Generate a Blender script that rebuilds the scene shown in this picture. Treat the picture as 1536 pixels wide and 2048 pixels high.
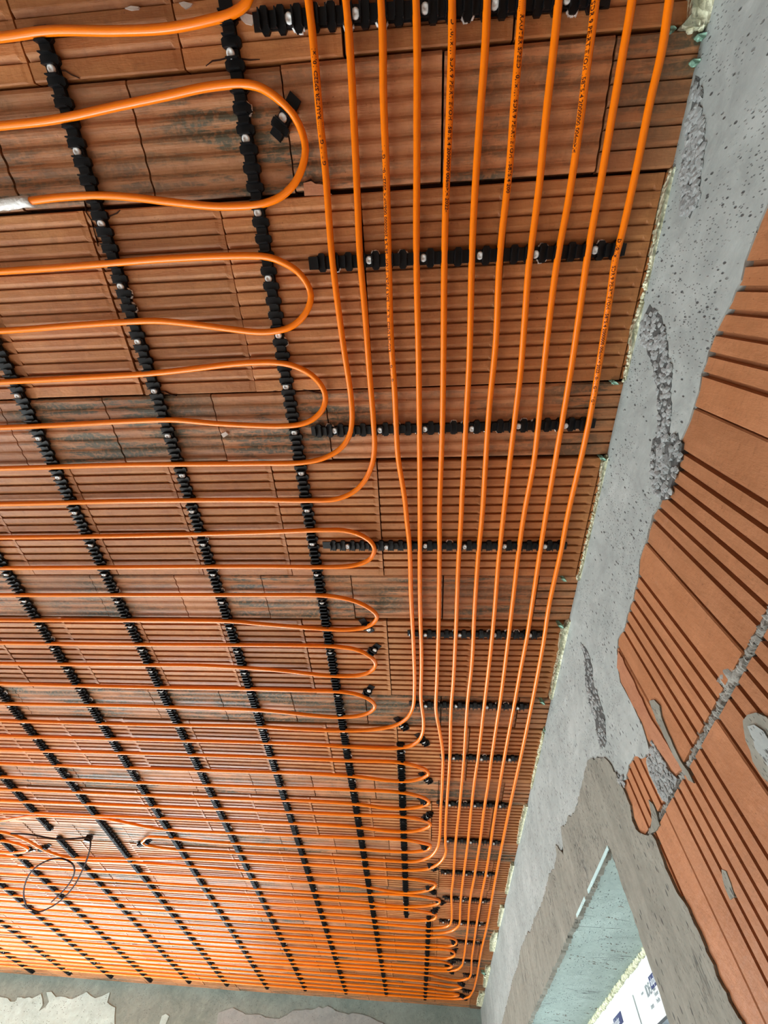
import bpy, bmesh, math, random
from mathutils import Vector, Matrix
from mathutils.geometry import tessellate_polygon

for o in list(bpy.data.objects):
    bpy.data.objects.remove(o, do_unlink=True)
SC = bpy.context.scene
COL = SC.collection
random.seed(11)

# ------------------------------------------------------------------ camera
HC = 2.595                       # height of the ceiling face above the floor
CZ = 1.72                        # camera height
FPX, PX, PY = 810.43, 781.2, 1020.5
RR = ((0.99743791, 0.04359496, 0.05671948),      # right
      (-0.01062228, 0.87432906, -0.48521734),    # down
      (-0.07074452, 0.48337168, 0.87255202))     # forward
cam = bpy.data.cameras.new('camera')
cam.sensor_fit = 'VERTICAL'
cam.sensor_height = 36.0
cam.lens = FPX * 36.0 / 2048.0
cam.shift_x = -(PX - 768.0) / 2048.0
cam.shift_y = (PY - 1024.0) / 2048.0
cam.clip_start = 0.02
camo = bpy.data.objects.new('camera', cam)
COL.objects.link(camo)
M = Matrix.Identity(4)
for i in range(3):
    M[i][0] = RR[0][i]
    M[i][1] = -RR[1][i]
    M[i][2] = -RR[2][i]
M[0][3], M[1][3], M[2][3] = 0.0, 0.0, CZ
camo.matrix_world = M
SC.camera = camo

# ------------------------------------------------------------------ light
world = bpy.data.worlds.new('daylight')
SC.world = world
world.use_nodes = True
wn = world.node_tree.nodes
wn['Background'].inputs[0].default_value = (0.80, 0.90, 1.0, 1)
wn['Background'].inputs[1].default_value = 1.0


def area(name, loc, rot, sx, sy, power, color):
    l = bpy.data.lights.new(name, 'AREA')
    l.shape = 'RECTANGLE'
    l.size, l.size_y = sx, sy
    l.energy = power
    l.color = color
    o = bpy.data.objects.new(name, l)
    COL.objects.link(o)
    o.location = loc
    o.rotation_euler = rot
    return o


PI = math.pi
# daylight standing in the window openings
area('daylight_far_window', (-2.95, 4.95, 1.12), (-PI / 2, 0, 0), 3.0, 2.1, 135, (0.84, 0.96, 1.0))
area('daylight_left_window', (-5.0, 1.9, 1.25), (0, -PI / 2, 0), 1.9, 2.6, 72, (0.86, 0.97, 1.0))
area('daylight_right_window', (0.86, 2.25, 1.55), (0, PI / 2, 0), 1.1, 2.0, 22, (0.80, 0.97, 1.0))
# low beam added through the far window to brighten the ceiling off the floor
sl = bpy.data.lights.new('fill_sun', 'SUN')
sl.energy = 12.5
sl.angle = .02
sl.color = (1.0, .95, .86)
so = bpy.data.objects.new('fill_sun', sl)
COL.objects.link(so)
so.rotation_euler = Vector((-.12, .88, .46)).to_track_quat('Z', 'Y').to_euler()
SC.view_settings.view_transform = 'Standard'
SC.view_settings.look = 'None'
SC.view_settings.gamma = 1.0
SC.view_settings.use_curve_mapping = False
SC.view_settings.exposure = 0.95

# ------------------------------------------------------------------ helpers


def ray(u, v):
    a, b = u - PX, v - PY
    return Vector([RR[0][i] * a + RR[1][i] * b + RR[2][i] * FPX for i in range(3)])


def on_z(u, v, z):
    d = ray(u, v)
    t = (z - CZ) / d.z
    return Vector((d.x * t, d.y * t, z))


def on_x(u, v, x):
    d = ray(u, v)
    t = x / d.x
    return Vector((x, d.y * t, CZ + d.z * t))


def on_y(u, v, y):
    d = ray(u, v)
    t = y / d.y
    return Vector((d.x * t, y, CZ + d.z * t))


class MB:
    def __init__(s):
        s.v, s.f = [], []

    def box(s, a, b, rz=0.0, c=(0, 0, 0)):
        n = len(s.v)
        cs, sn = math.cos(rz), math.sin(rz)
        for z in (a[2], b[2]):
            for x, y in ((a[0], a[1]), (b[0], a[1]), (b[0], b[1]), (a[0], b[1])):
                s.v.append((c[0] + x * cs - y * sn, c[1] + x * sn + y * cs, c[2] + z))
        for q in ((0, 3, 2, 1), (4, 5, 6, 7), (0, 1, 5, 4), (1, 2, 6, 5), (2, 3, 7, 6), (3, 0, 4, 7)):
            s.f.append(tuple(n + k for k in q))
        return s

    def prism(s, pts, z0, z1, taper=0.0):
        n = len(s.v)
        k = len(pts)
        cx = sum(p[0] for p in pts) / k
        cy = sum(p[1] for p in pts) / k
        for z, t in ((z0, taper), (z1, 0)):
            for x, y in pts:
                s.v.append((cx + (x - cx) * (1 - t), cy + (y - cy) * (1 - t), z))
        s.f.append(tuple(n + i for i in reversed(range(k))))
        s.f.append(tuple(n + k + i for i in range(k)))
        for i in range(k):
            j = (i + 1) % k
            s.f.append((n + i, n + j, n + k + j, n + k + i))
        return s

    def lump(s, c, r, seed=0, flat=1.0):
        rnd = random.Random(seed)
        n = len(s.v)
        t = (1 + 5 ** .5) / 2
        iv = [(-1, t, 0), (1, t, 0), (-1, -t, 0), (1, -t, 0), (0, -1, t), (0, 1, t), (0, -1, -t), (0, 1, -t),
              (t, 0, -1), (t, 0, 1), (-t, 0, -1), (-t, 0, 1)]
        for p in iv:
            k = r / 1.9 * rnd.uniform(.7, 1.25)
            s.v.append((c[0] + p[0] * k * flat, c[1] + p[1] * k, c[2] + p[2] * k))
        for q in ((0, 11, 5), (0, 5, 1), (0, 1, 7), (0, 7, 10), (0, 10, 11), (1, 5, 9), (5, 11, 4), (11, 10, 2), (10, 7, 6),
                  (7, 1, 8), (3, 9, 4), (3, 4, 2), (3, 2, 6), (3, 6, 8), (3, 8, 9), (4, 9, 5), (2, 4, 11), (6, 2, 10),
                  (8, 6, 7), (9, 8, 1)):
            s.f.append(tuple(n + k for k in q))
        return s

    def mesh(s, name, smooth=False):
        m = bpy.data.meshes.new(name)
        m.from_pydata(s.v, [], s.f)
        if smooth:
            m.polygons.foreach_set('use_smooth', [True] * len(m.polygons))
        m.update()
        return m


def link(name, mesh, mat=None, parent=None, loc=None, **props):
    o = bpy.data.objects.new(name, mesh)
    COL.objects.link(o)
    if mat is not None and mesh is not None and not mesh.materials:
        mesh.materials.append(mat)
    if parent is not None:
        o.parent = parent
    if loc is not None:
        o.location = loc
    for k, v in props.items():
        o[k] = v
    return o


def thing(o, label, cat, group=None):
    o['label'] = label
    o['category'] = cat
    if group:
        o['group'] = group
    return o


# ------------------------------------------------------------------ materials


class NT:
    def __init__(s, name):
        s.m = bpy.data.materials.new(name)
        s.m.use_nodes = True
        s.t = s.m.node_tree
        s.b = s.t.nodes['Principled BSDF']

    def n(s, typ, **kw):
        nd = s.t.nodes.new(typ)
        for k, v in kw.items():
            setattr(nd, k, v)
        return nd

    def l(s, a, b):
        s.t.links.new(a, b)

    def pos(s, scale=(1, 1, 1)):
        g = s.n('ShaderNodeNewGeometry')
        mp = s.n('ShaderNodeMapping')
        mp.inputs['Scale'].default_value = scale
        s.l(g.outputs['Position'], mp.inputs['Vector'])
        return mp.outputs[0]

    def noise(s, vec, scale, detail=4, rough=.55, dist=0.0):
        t = s.n('ShaderNodeTexNoise')
        t.inputs['Scale'].default_value = scale
        t.inputs['Detail'].default_value = detail
        t.inputs['Roughness'].default_value = rough
        t.inputs['Distortion'].default_value = dist
        s.l(vec, t.inputs['Vector'])
        return t.outputs['Fac']

    def vor(s, vec, scale):
        t = s.n('ShaderNodeTexVoronoi')
        t.inputs['Scale'].default_value = scale
        s.l(vec, t.inputs['Vector'])
        return t.outputs['Distance']

    def ramp(s, fac, stops):
        r = s.n('ShaderNodeValToRGB')
        e = r.color_ramp.elements
        while len(e) < len(stops):
            e.new(0.5)
        for k, (p, c) in enumerate(stops):
            e[k].position = p
            e[k].color = c if len(c) == 4 else (*c, 1)
        s.l(fac, r.inputs[0])
        return r.outputs[0]

    def mix(s, fac, a, b, blend='MIX'):
        x = s.n('ShaderNodeMix', data_type='RGBA', blend_type=blend)
        for i, v in ((0, fac), (6, a), (7, b)):
            if isinstance(v, (int, float)):
                x.inputs[i].default_value = v
            elif isinstance(v, tuple):
                x.inputs[i].default_value = v if len(v) == 4 else (*v, 1)
            else:
                s.l(v, x.inputs[i])
        return x.outputs[2]

    def math(s, op, a, b=0.0):
        x = s.n('ShaderNodeMath', operation=op)
        for i, v in ((0, a), (1, b)):
            if isinstance(v, (int, float)):
                x.inputs[i].default_value = v
            else:
                s.l(v, x.inputs[i])
        return x.outputs[0]

    def bump(s, h, strength=.4, dist=.002):
        b = s.n('ShaderNodeBump')
        b.inputs['Strength'].default_value = strength
        b.inputs['Distance'].default_value = dist
        s.l(h, b.inputs['Height'])
        s.l(b.outputs[0], s.b.inputs['Normal'])

    def fin(s, col, rough=.6, spec=.5):
        if isinstance(col, tuple):
            s.b.inputs['Base Color'].default_value = col if len(col) == 4 else (*col, 1)
        else:
            s.l(col, s.b.inputs['Base Color'])
        if isinstance(rough, (int, float)):
            s.b.inputs['Roughness'].default_value = rough
        else:
            s.l(rough, s.b.inputs['Roughness'])
        s.b.inputs['Specular IOR Level'].default_value = spec
        return s.m


def clay(name, c1, c2, c3, stain=0.0, rough=.5, streak=(3, 22, 22), pale=.0):
    s = NT(name)
    p = s.pos()
    ps = s.pos(streak)
    a = s.noise(p, 9, 5)
    b = s.noise(ps, 5, 5, .6)
    col = s.mix(s.ramp(a, [(.35, (0, 0, 0)), (.68, (1, 1, 1))]), c1, c2)
    col = s.mix(s.math('MULTIPLY', s.ramp(b, [(.42, (0, 0, 0)), (.68, (1, 1, 1))]), .5), col, c3)
    scr = s.ramp(s.noise(s.pos((2.5, 1.6, 2) if streak[0] < 10 else (3, 3, 12)), 16, 5, .7), [(.56, (0, 0, 0)), (.66, (1, 1, 1))])
    col = s.mix(s.math('MULTIPLY', scr, .38), col, tuple(x * .62 for x in c1))
    mottle = s.ramp(s.noise(p, 34, 4, .6), [(.55, (0, 0, 0)), (.75, (1, 1, 1))])  # random paler mottling of the clay
    col = s.mix(s.math('MULTIPLY', mottle, .35), col, tuple(min(1, x * 1.25) for x in c2))
    oi = s.n('ShaderNodeObjectInfo')
    r = s.math('ADD', s.math('MULTIPLY', oi.outputs['Random'], .34), .83)
    col = s.mix(1.0, col, s.math('MULTIPLY', r, 1.0), 'MULTIPLY')
    if stain:
        st = s.noise(s.pos((2.4, 20, 20)), 2.0, 7, .72)
        st2 = s.noise(s.pos((1, 1, 1)), 3.2, 3)
        f = s.math('MULTIPLY', s.ramp(st, [(.455, (0, 0, 0)), (.52, (1, 1, 1))]), s.ramp(st2, [(.37, (0, 0, 0)), (.56, (1, 1, 1))]))
        f = s.math('MULTIPLY', f, s.ramp(s.noise(p, 130, 3), [(.36, (.45, .45, .45)), (.52, (1, 1, 1))]))
        col = s.mix(s.math('MULTIPLY', f, stain), col, (.085, .080, .052))
    sp = s.ramp(s.noise(p, 210, 2), [(.70, (0, 0, 0)), (.74, (1, 1, 1))])
    col = s.mix(s.math('MULTIPLY', sp, .5), col, (.12, .035, .015))
    if pale:
        pl = s.ramp(s.noise(s.pos((1, .6, 1)), 8, 6, .7), [(.66, (0, 0, 0)), (.70, (1, 1, 1))])
        col = s.mix(s.math('MULTIPLY', pl, pale), col, (.55, .42, .34))
    h = s.math('ADD', s.noise(p, 90, 4), s.math('MULTIPLY', s.noise(s.pos((25, 250, 60)), 3, 3), .5))
    s.bump(h, .6, .0018)
    return s.fin(col, s.math('ADD', s.math('MULTIPLY', a, .2), rough - .1), .36)


MAT = {}
MAT['block'] = clay('fired_clay_block', (.41, .158, .052), (.51, .222, .080), (.30, .100, .032), 0.0, .50, (3, 22, 22))
MAT['tile'] = clay('fired_clay_soffit_tile', (.42, .172, .068), (.51, .238, .106), (.33, .115, .046), .95, .52, (3, 22, 22))
MAT['wallblock'] = clay('fired_clay_wall_block', (.35, .142, .060), (.42, .180, .082), (.29, .115, .048), 0.0, .5, (14, 14, 2), .10)
MAT['fracture'] = clay('broken_clay', (.43, .175, .085), (.52, .24, .125), (.34, .13, .065), 0.0, .7, (14, 14, 4), .2)


def concrete(name, c1, c2, pits=.8, scale=1.0, trowel=(1, 1, 1), pit_len=(1, 1, 1), bump=.4, rough=.75, veins=0.0):
    s = NT(name)
    p = s.pos()
    a = s.noise(s.pos(trowel), 5 * scale, 6, .6)
    b = s.noise(p, 40, 5, .65)
    col = s.mix(s.ramp(a, [(.3, (0, 0, 0)), (.7, (1, 1, 1))]), c1, c2)
    col = s.mix(s.math('MULTIPLY', s.ramp(b, [(.3, (0, 0, 0)), (.75, (1, 1, 1))]), .35), col, tuple(min(1, x * 1.35) for x in c2))
    pv = s.vor(s.pos(pit_len), 95)
    gate = s.ramp(s.noise(p, 17, 3), [(.42, (0, 0, 0)), (.50, (1, 1, 1))])
    pit = s.math('MULTIPLY', s.ramp(pv, [(.13, (1, 1, 1)), (.20, (0, 0, 0))]), gate)
    pv2 = s.vor(s.pos(pit_len), 230)
    gate2 = s.ramp(s.noise(p, 9, 4), [(.44, (0, 0, 0)), (.56, (1, 1, 1))])
    pit2 = s.math('MULTIPLY', s.ramp(pv2, [(.16, (1, 1, 1)), (.24, (0, 0, 0))]), gate2)
    pit = s.math('MAXIMUM', pit, s.math('MULTIPLY', pit2, .7))
    sw = s.ramp(s.noise(s.pos(trowel), 11 * scale, 7, .72, 1.2), [(.36, (0, 0, 0)), (.66, (1, 1, 1))])
    col = s.mix(s.math('MULTIPLY', sw, .45), col, tuple(x * .66 for x in c1))
    lt = s.ramp(s.noise(s.pos(trowel), 19 * scale, 6, .7, .6), [(.56, (0, 0, 0)), (.72, (1, 1, 1))])
    col = s.mix(s.math('MULTIPLY', lt, .4), col, tuple(min(1, x * 1.3) for x in c2))
    if veins:
        vn = s.noise(s.pos((.8, 3.0, .9)), 4.0, 5, .6, .9)
        rid = s.math('ABSOLUTE', s.math('SUBTRACT', vn, .5))
        vv = s.math('MULTIPLY', s.ramp(rid, [(.003, (1, 1, 1)), (.010, (0, 0, 0))]), s.ramp(s.noise(p, 9, 3), [(.52, (0, 0, 0)), (.60, (1, 1, 1))]))
        pit = s.math('MAXIMUM', pit, s.math('MULTIPLY', vv, veins))
    col = s.mix(s.math('MULTIPLY', pit, pits), col, (.05, .05, .05))
    h = s.math('SUBTRACT', s.math('ADD', s.math('MULTIPLY', a, 1.0), s.math('MULTIPLY', b, .5)), s.math('MULTIPLY', pit, 1.2))
    s.bump(h, bump, .004)
    return s.fin(col, rough, .35)


MAT['concrete'] = concrete('grey_cast_concrete', (.275, .30, .285), (.41, .435, .415), .9, .8, (1, 1, 1.2), (1, 1, .5), .5)
MAT['rubble'] = concrete('honeycombed_concrete', (.24, .25, .245), (.37, .38, .37), .3, 3.0, (1, 1, 1), (1, 1, 1), .9, .85)
MAT['rubbleshade'] = concrete('honeycomb_gap_shade', (.06, .06, .058), (.12, .12, .115), .3, 4.0, (1, 1, 1), (1, 1, 1), .9, .9)  # dark colour stands in for shade between the stones
MAT['plaster'] = concrete('brownish_grey_plaster', (.175, .168, .135), (.285, .272, .225), .85, .9, (1, 2.6, 1.0), (1, 1.0, .4), .6, .8, .8)
MAT['farplaster'] = concrete('far_wall_render', (.20, .265, .24), (.33, .395, .36), .6, .7, (1, 1, 1.2), (1, 1, 1), .8)
MAT['farpatch'] = concrete('pale_far_wall_coat', (.44, .61, .60), (.54, .70, .69), .75, .7, (1, 1, 1.2), (.5, 1, 1), .5)
MAT['farpatch2'] = concrete('mid_grey_far_wall_coat', (.30, .345, .34), (.40, .44, .435), .3, .7, (1, 1, 1.2), (.5, 1, 1), .5)
MAT['daylitplaster'] = concrete('daylight_tinted_plaster', (.28, .355, .325), (.38, .465, .43), .8, 1.0, (1.6, 1, 1), (1.6, .45, 1), .7, .75, 1.0)  # greenish cast of the daylight put into the plaster colour
MAT['mortar'] = concrete('rough_mortar', (.20, .19, .165), (.32, .305, .27), .3, 4.0, (1, 1, 1), (1, 1, 1), 1.0, .9)
MAT['floor'] = concrete('floor_screed', (.52, .51, .49), (.60, .59, .57), .2, .5)


def plain(name, col, rough=.5, spec=.5, bumps=None, coat=0.0, var=0.0):
    s = NT(name)
    c = col
    if var:
        a = s.noise(s.pos(), 14, 4)
        c = s.mix(a, tuple(x * (1 - var) for x in col), tuple(min(1, x * (1 + var)) for x in col))
    if bumps:
        s.bump(s.noise(s.pos(), bumps[0], 4), bumps[1], .003)
    m = s.fin(c, rough, spec)
    if coat:
        s.b.inputs['Coat Weight'].default_value = coat
        s.b.inputs['Coat Roughness'].default_value = .12
    return m


MAT['pipe'] = plain('orange_pipe_plastic', (.96, .205, .002), .24, .42, None, 0, .04)
MAT['rail'] = plain('black_rail_plastic', (.005, .005, .006), .40, .35, None)
MAT['nail'] = plain('white_plug_plastic', (.93, .95, .95), .35, .5)
MAT['sealant'] = plain('white_sealant', (.78, .78, .76), .5, .5, (60, .5))
MAT['ink'] = plain('dark_print_ink', (.05, .010, .003), .6, .2)
MAT['tape'] = plain('white_tape', (.80, .78, .75), .45, .5, (120, .9))
MAT['wire'] = plain('dark_wire', (.022, .010, .007), .8, .08)
MAT['pvc'] = plain('white_window_pvc', (.82, .86, .86), .35, .5)
MAT['film'] = plain('white_protective_film', (.84, .88, .89), .3, .5, (40, .2))
MAT['blue'] = plain('navy_label_print', (.028, .035, .14), .4, .4)
MAT['grey'] = plain('grey_label_print', (.24, .27, .29), .5, .4)
MAT['gasket'] = plain('dark_gasket', (.05, .06, .07), .5, .4)
MAT['splat'] = plain('pale_plaster_splash', (.62, .54, .48), .8, .3, (90, .7), 0, .15)
MAT['void'] = plain('dark_slab_void', (.05, .022, .014), .9, .2)
MAT['white'] = plain('white_lettering', (.72, .75, .82), .5, .4)


def foam_mat():
    s = NT('cut_yellow_foam')
    p = s.pos()
    a = s.noise(p, 38, 5, .65)
    col = s.mix(s.ramp(a, [(.4, (0, 0, 0)), (.62, (1, 1, 1))]), (.62, .62, .42), (.95, .95, .72))
    v = s.ramp(s.vor(p, 150), [(.12, (1, 1, 1)), (.24, (0, 0, 0))])
    col = s.mix(s.math('MULTIPLY', v, .45), col, (.25, .22, .12))
    s.bump(s.math('ADD', a, s.vor(p, 120)), .9, .004)
    return s.fin(col, .8, .3)


MAT['foam'] = foam_mat()
MAT['greenfoam'] = plain('pale_green_foam', (.32, .56, .43), .8, .3, (90, 1.0), 0, .2)
s_ = NT('window_glass')
s_.b.inputs['Transmission Weight'].default_value = 1.0
s_.b.inputs['Roughness'].default_value = .02
s_.b.inputs['IOR'].default_value = 1.45
MAT['glass'] = s_.m

# ------------------------------------------------------------------ room shell
YF = 4.775       # far wall face
XL = -4.75       # left wall face
YB = -2.2        # back wall face
XR = 0.418       # right wall concrete face


def structure(o):
    o['kind'] = 'structure'
    return o


def boxes(name, lst, mat, parent=None):
    b = MB()
    for a, c in lst:
        b.box(a, c)
    return link(name, b.mesh(name), mat, parent)


floor = structure(boxes('floor', [((XL - .3, YB - .3, -.12), (.80, YF + .3, 0))], MAT['floor']))
ceiling = structure(boxes('ceiling', [((XL - .3, YB - .3, HC + .022), (.80, YF + .3, HC + .2))], MAT['void']))
wall_back = structure(boxes('wall_back', [((XL - .3, YB - .3, 0), (.80, YB, HC + .022))], MAT['plaster']))
wall_left = structure(boxes('wall_left', [
    ((XL - .3, YB, 0), (XL, .6, HC + .022)), ((XL - .3, 3.2, 0), (XL, YF, HC + .022)),
    ((XL - .3, .6, 0), (XL, 3.2, .3)), ((XL - .3, .6, 2.2), (XL, 3.2, HC + .022))], MAT['plaster']))
wall_far = structure(boxes('wall_far', [
    ((XL - .3, YF, 0), (-4.45, YF + .3, HC + .022)), ((-1.45, YF, 0), (.80, YF + .3, HC + .022)),
    ((-4.45, YF, 0), (-1.45, YF + .3, .06)), ((-4.45, YF, 2.17), (-1.45, YF + .3, HC + .022))], MAT['farplaster']))
wall_right = structure(boxes('wall_right', [
    ((.432, YB, 0), (.80, 1.13, HC + .022)), ((.432, 3.45, 0), (.80, YF, HC + .022)),
    ((.432, 1.13, 0), (.80, 3.45, .95)), ((.432, 1.13, HC - .405), (.80, 3.45, HC + .022))], MAT['mortar']))


def window_frame(name, c, axis, w, h, parent=None, mull=2):
    """plain white frame in an opening; axis 'x' = lies in the XZ plane, 'y' = lies in the YZ plane"""
    root = structure(link(name, None))
    root.location = c
    b = MB()
    t, d = .06, .035

    def bar(a0, a1, z0, z1, dd=d):
        if axis == 'x':
            b.box((a0, -dd, z0), (a1, dd, z1))
        else:
            b.box((-dd, a0, z0), (dd, a1, z1))
    bar(-w / 2, w / 2, 0, t)
    bar(-w / 2, w / 2, h - t, h)
    for k in range(mull + 1):
        x = -w / 2 + (w - t) * k / mull
        bar(x, x + t, t, h - t)
    link('window_frame', b.mesh(name + '_frame'), MAT['pvc'], root)
    return root


window_frame('window_2', (-2.95, YF + .2, .06), 'x', 3.0, 2.11, mull=3)
window_frame('window_3', (XL - .2, 1.9, .3), 'y', 2.6, 1.9, mull=2)

# ------------------------------------------------------------------ clay ceiling
# block rows: 14 saw-tooth ribs; tile rows: 6 soft waves
PERIOD, TILE_W = .4995, .161
BLK_W = PERIOD - TILE_W
Y0 = .1905


def profile_block(w):
    n = 14
    p = w / n
    pts = [(0.0, .0015)]
    for k in range(n):
        y = k * p
        if k:
            pts += [(y - .0102, 0.0), (y - .0085, .0006), (y - .0018, .0046), (y - .0008, .0068), (y + .0006, .0068), (y + .0010, .0002), (y + .0022, 0.0)]
        else:
            pts += [(.002, 0.0)]
    pts += [(w - .002, 0.0), (w, .0015)]
    return pts


def profile_tile(w):
    pts = [(0.0, .003), (.004, .0008)]
    n = 6
    for k in range(n * 6 + 1):
        y = .006 + (w - .012) * k / (n * 6)
        ph = 2 * PI * k / 6
        pts.append((y, .0014 - .0014 * math.cos(ph) + (.0006 if k % 6 == 4 else 0)))
    pts += [(w - .004, .0006), (w, .003)]
    return pts


def profile_tile_sharp(w):
    pts = [(0.0, .003), (.003, 0.0)]
    for k in range(1, 6):
        y = w * k / 6
        pts += [(y - .0080, 0.0), (y - .0014, .0030), (y - .0004, .0075), (y + .0008, .0075), (y + .0012, 0.0)]
    pts += [(w - .003, 0.0), (w, .003)]
    return pts


def ceiling_piece(name, prof, length, depth, end_flat):
    """profile along +Y, length along +X, face looks down (-Z)"""
    v, f = [], []
    secs = [(0, 1), (length, 1)] if not end_flat else [(0, 1), (length - .013, 1), (length - .008, .25), (length, .1)]
    if not end_flat:
        secs = [(0, 1), (length, 1)]
    k = len(prof)
    for x, g in secs:
        for y, z in prof:
            v.append((x, y, z * g + (0.001 * (1 - g))))
    ns = len(secs)
    for s in range(ns - 1):
        for i in range(k - 1):
            a = s * k + i
            f.append((a, a + 1, a + k + 1, a + k))
    n = len(v)
    w = prof[-1][0]
    for x in (0, length):
        for y in (0, w):
            v.append((x, y, depth))
    f.append((n + 0, n + 2, n + 3, n + 1))
    f.append(tuple([n + 0] + [n + 1] + list(range(k - 1, -1, -1))))
    e = (ns - 1) * k
    f.append(tuple([n + 3] + [n + 2] + list(range(e, e + k))))
    f.append(tuple([n + 2, n + 0] + [s * k for s in range(ns)]))
    f.append(tuple([n + 1, n + 3] + [s * k + k - 1 for s in reversed(range(ns))]))
    m = bpy.data.meshes.new(name)
    m.from_pydata(v, [], f)
    m.validate()
    m.update()
    return m


BL = .2535
blk_m = [ceiling_piece('block%d' % i, profile_block(BLK_W - g), BL - gx, .02, True) for i, (g, gx) in enumerate(((.007, .0030), (.008, .0042), (.009, .0034)))]
til_m = [ceiling_piece('tile%d' % i, profile_tile(TILE_W - g), BL - gx, .02, False) for i, (g, gx) in enumerate(((.003, .0026), (.004, .0036)))]
til_e = ceiling_piece('tile_sharp', profile_tile_sharp(TILE_W - .003), BL - .002, .02, False)
til_e.materials.append(MAT['tile'])
for m in blk_m:
    m.materials.append(MAT['block'])
for m in til_m:
    m.materials.append(MAT['tile'])
# observed x position of one joint in each row
JB = {-1: -.105, 0: -.095, 1: -.096, 2: -.097, 3: -.085}
JT = {-1: -.208, 0: -.200, 1: -.189, 2: -.186, 3: -.188}
rc = random.Random(5)
for k in range(-2, 10):
    yt = Y0 + PERIOD * k
    for kind in ('tile', 'block'):
        y = yt if kind == 'tile' else yt + TILE_W
        w = TILE_W if kind == 'tile' else BLK_W
        if y + w < -.95:
            continue
        j = (JT if kind == 'tile' else JB).get(k if kind == 'tile' else k + 1, -.19 + rc.uniform(-.04, .04))
        x = j
        while x + BL < .44:
            x += BL
        ms = til_m if kind == 'tile' else blk_m
        while x + BL > XL:
            m = rc.choice(ms)
            if kind == 'tile' and x + BL > .41:
                m = til_e
            o = link('soffit_tile' if kind == 'tile' else 'ceiling_block', m, None, ceiling)
            dz = rc.uniform(-.0008, .0012) + (.001 if kind == 'tile' else 0)
            o.location = (x, y + rc.uniform(0, .0015) + (.0035 if kind == 'block' else 0), HC + dz)
            o.rotation_euler = (rc.uniform(-.006, .006), rc.uniform(-.005, .005), rc.uniform(-.0012, .0012))
            if x + BL > .44:      # piece cut at the wall
                o.scale = ((.44 - x) / BL, 1, 1)
            if y + w > YF + .02:
                o.scale[1] = max(.05, (YF + .01 - y) / w)
            x -= BL
# pale plaster splashes
for pts in ([(248, 17), (262, 12), (280, 14), (278, 19), (262, 21)], [(356, 6), (368, 3), (388, 8), (384, 14), (372, 20), (362, 13)],
            [(478, 34), (492, 26), (508, 30), (512, 42), (505, 53), (492, 50), (483, 42)], [(441, 868), (452, 862), (458, 868), (447, 876)]):
    b = MB()
    q = [on_z(u, v, HC - .001) for u, v in pts]
    b.prism([(p.x, p.y) for p in q], HC - .0025, HC + .003, .15)
    link('plaster_splash', b.mesh('plaster_splash'), MAT['splat'], ceiling)

# cracks and one chipped corner
for pts in ([(118, 140), (130, 141), (142, 149), (158, 156)], [(412, 132), (425, 122), (440, 120), (458, 115), (500, 120), (520, 119)], [(203, 440), (220, 432), (234, 426), (240, 420)],
            [(300, 783), (330, 783), (342, 790), (352, 792)], [(540, 784), (560, 779), (575, 776), (600, 777), (630, 785), (645, 787)], [(610, 364), (622, 358), (628, 365), (640, 363), (655, 368)],
            [(168, 402), (172, 425), (182, 440), (190, 470), (196, 492)]):
    q = [on_z(u, v, HC - .001) for u, v in pts]
    v_, f_ = [], []
    for i, p in enumerate(q):
        w_ = .0009 if 0 < i < len(q) - 1 else .0004
        v_ += [(p.x, p.y - w_, HC - .0016), (p.x, p.y + w_, HC - .0016), (p.x, p.y - w_, HC + .004), (p.x, p.y + w_, HC + .004)]
    for i in range(len(q) - 1):
        n = i * 4
        f_ += [(n, n + 4, n + 5, n + 1), (n, n + 2, n + 6, n + 4), (n + 1, n + 5, n + 7, n + 3)]
    m = bpy.data.meshes.new('crack')
    m.from_pydata(v_, [], f_)
    link('crack', m, MAT['void'], ceiling)
b = MB()
q = [on_z(u, v, HC - .001) for u, v in ((606, 366), (622, 362), (632, 368), (645, 369), (652, 376), (664, 389), (608, 391))]
b.prism([(p.x, p.y) for p in q], HC - .003, HC + .003, .05)
link('clay_chip', b.mesh('clay_chip'), MAT['fracture'], ceiling)

# ------------------------------------------------------------------ right wall pieces


def rough_poly(pts, rnd, step=.012, amp=.0025):
    out = []
    n = len(pts)
    for i in range(n):
        a, b = pts[i], pts[(i + 1) % n]
        d = math.hypot(b[0] - a[0], b[1] - a[1])
        k = max(1, min(60, int(d / step)))
        for j in range(k):
            t = j / k
            j1 = rnd.uniform(-amp, amp) if d > step else 0
            j2 = rnd.uniform(-amp, amp) if d > step else 0
            out.append((a[0] + (b[0] - a[0]) * t + j1, a[1] + (b[1] - a[1]) * t + j2))
    return out


def plate(name, pts, front, back, axis, mat, parent, amp=.0025, step=.012, seed=1):
    """polygon (two in-plane coordinates) extruded from front to back along the axis, front edge slightly eased"""
    rnd = random.Random(seed)
    q = rough_poly(pts, rnd, step, amp)
    k = len(q)
    tri = tessellate_polygon([[Vector((a, b, 0)) for a, b in q]])

    def P(a, b, h):
        return (h, a, b) if axis == 'x' else ((a, h, b) if axis == 'y' else (a, b, h))
    v = [P(a, b, front) for a, b in q] + [P(a, b, back) for a, b in q]
    f = [tuple(t) for t in tri] + [tuple(k + i for i in reversed(t)) for t in tri]
    for i in range(k):
        j = (i + 1) % k
        f.append((i, k + i, k + j, j))
    m = bpy.data.meshes.new(name)
    m.from_pydata(v, [], f)
    bm = bmesh.new()
    bm.from_mesh(m)
    bmesh.ops.recalc_face_normals(bm, faces=bm.faces)
    bm.to_mesh(m)
    bm.free()
    m.update()
    return link(name, m, mat, parent)


def wp(lst, x=XR):
    r = []
    for u, v in lst:
        p = on_x(u, v, x)
        r.append((p.y, p.z))
    return r


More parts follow.
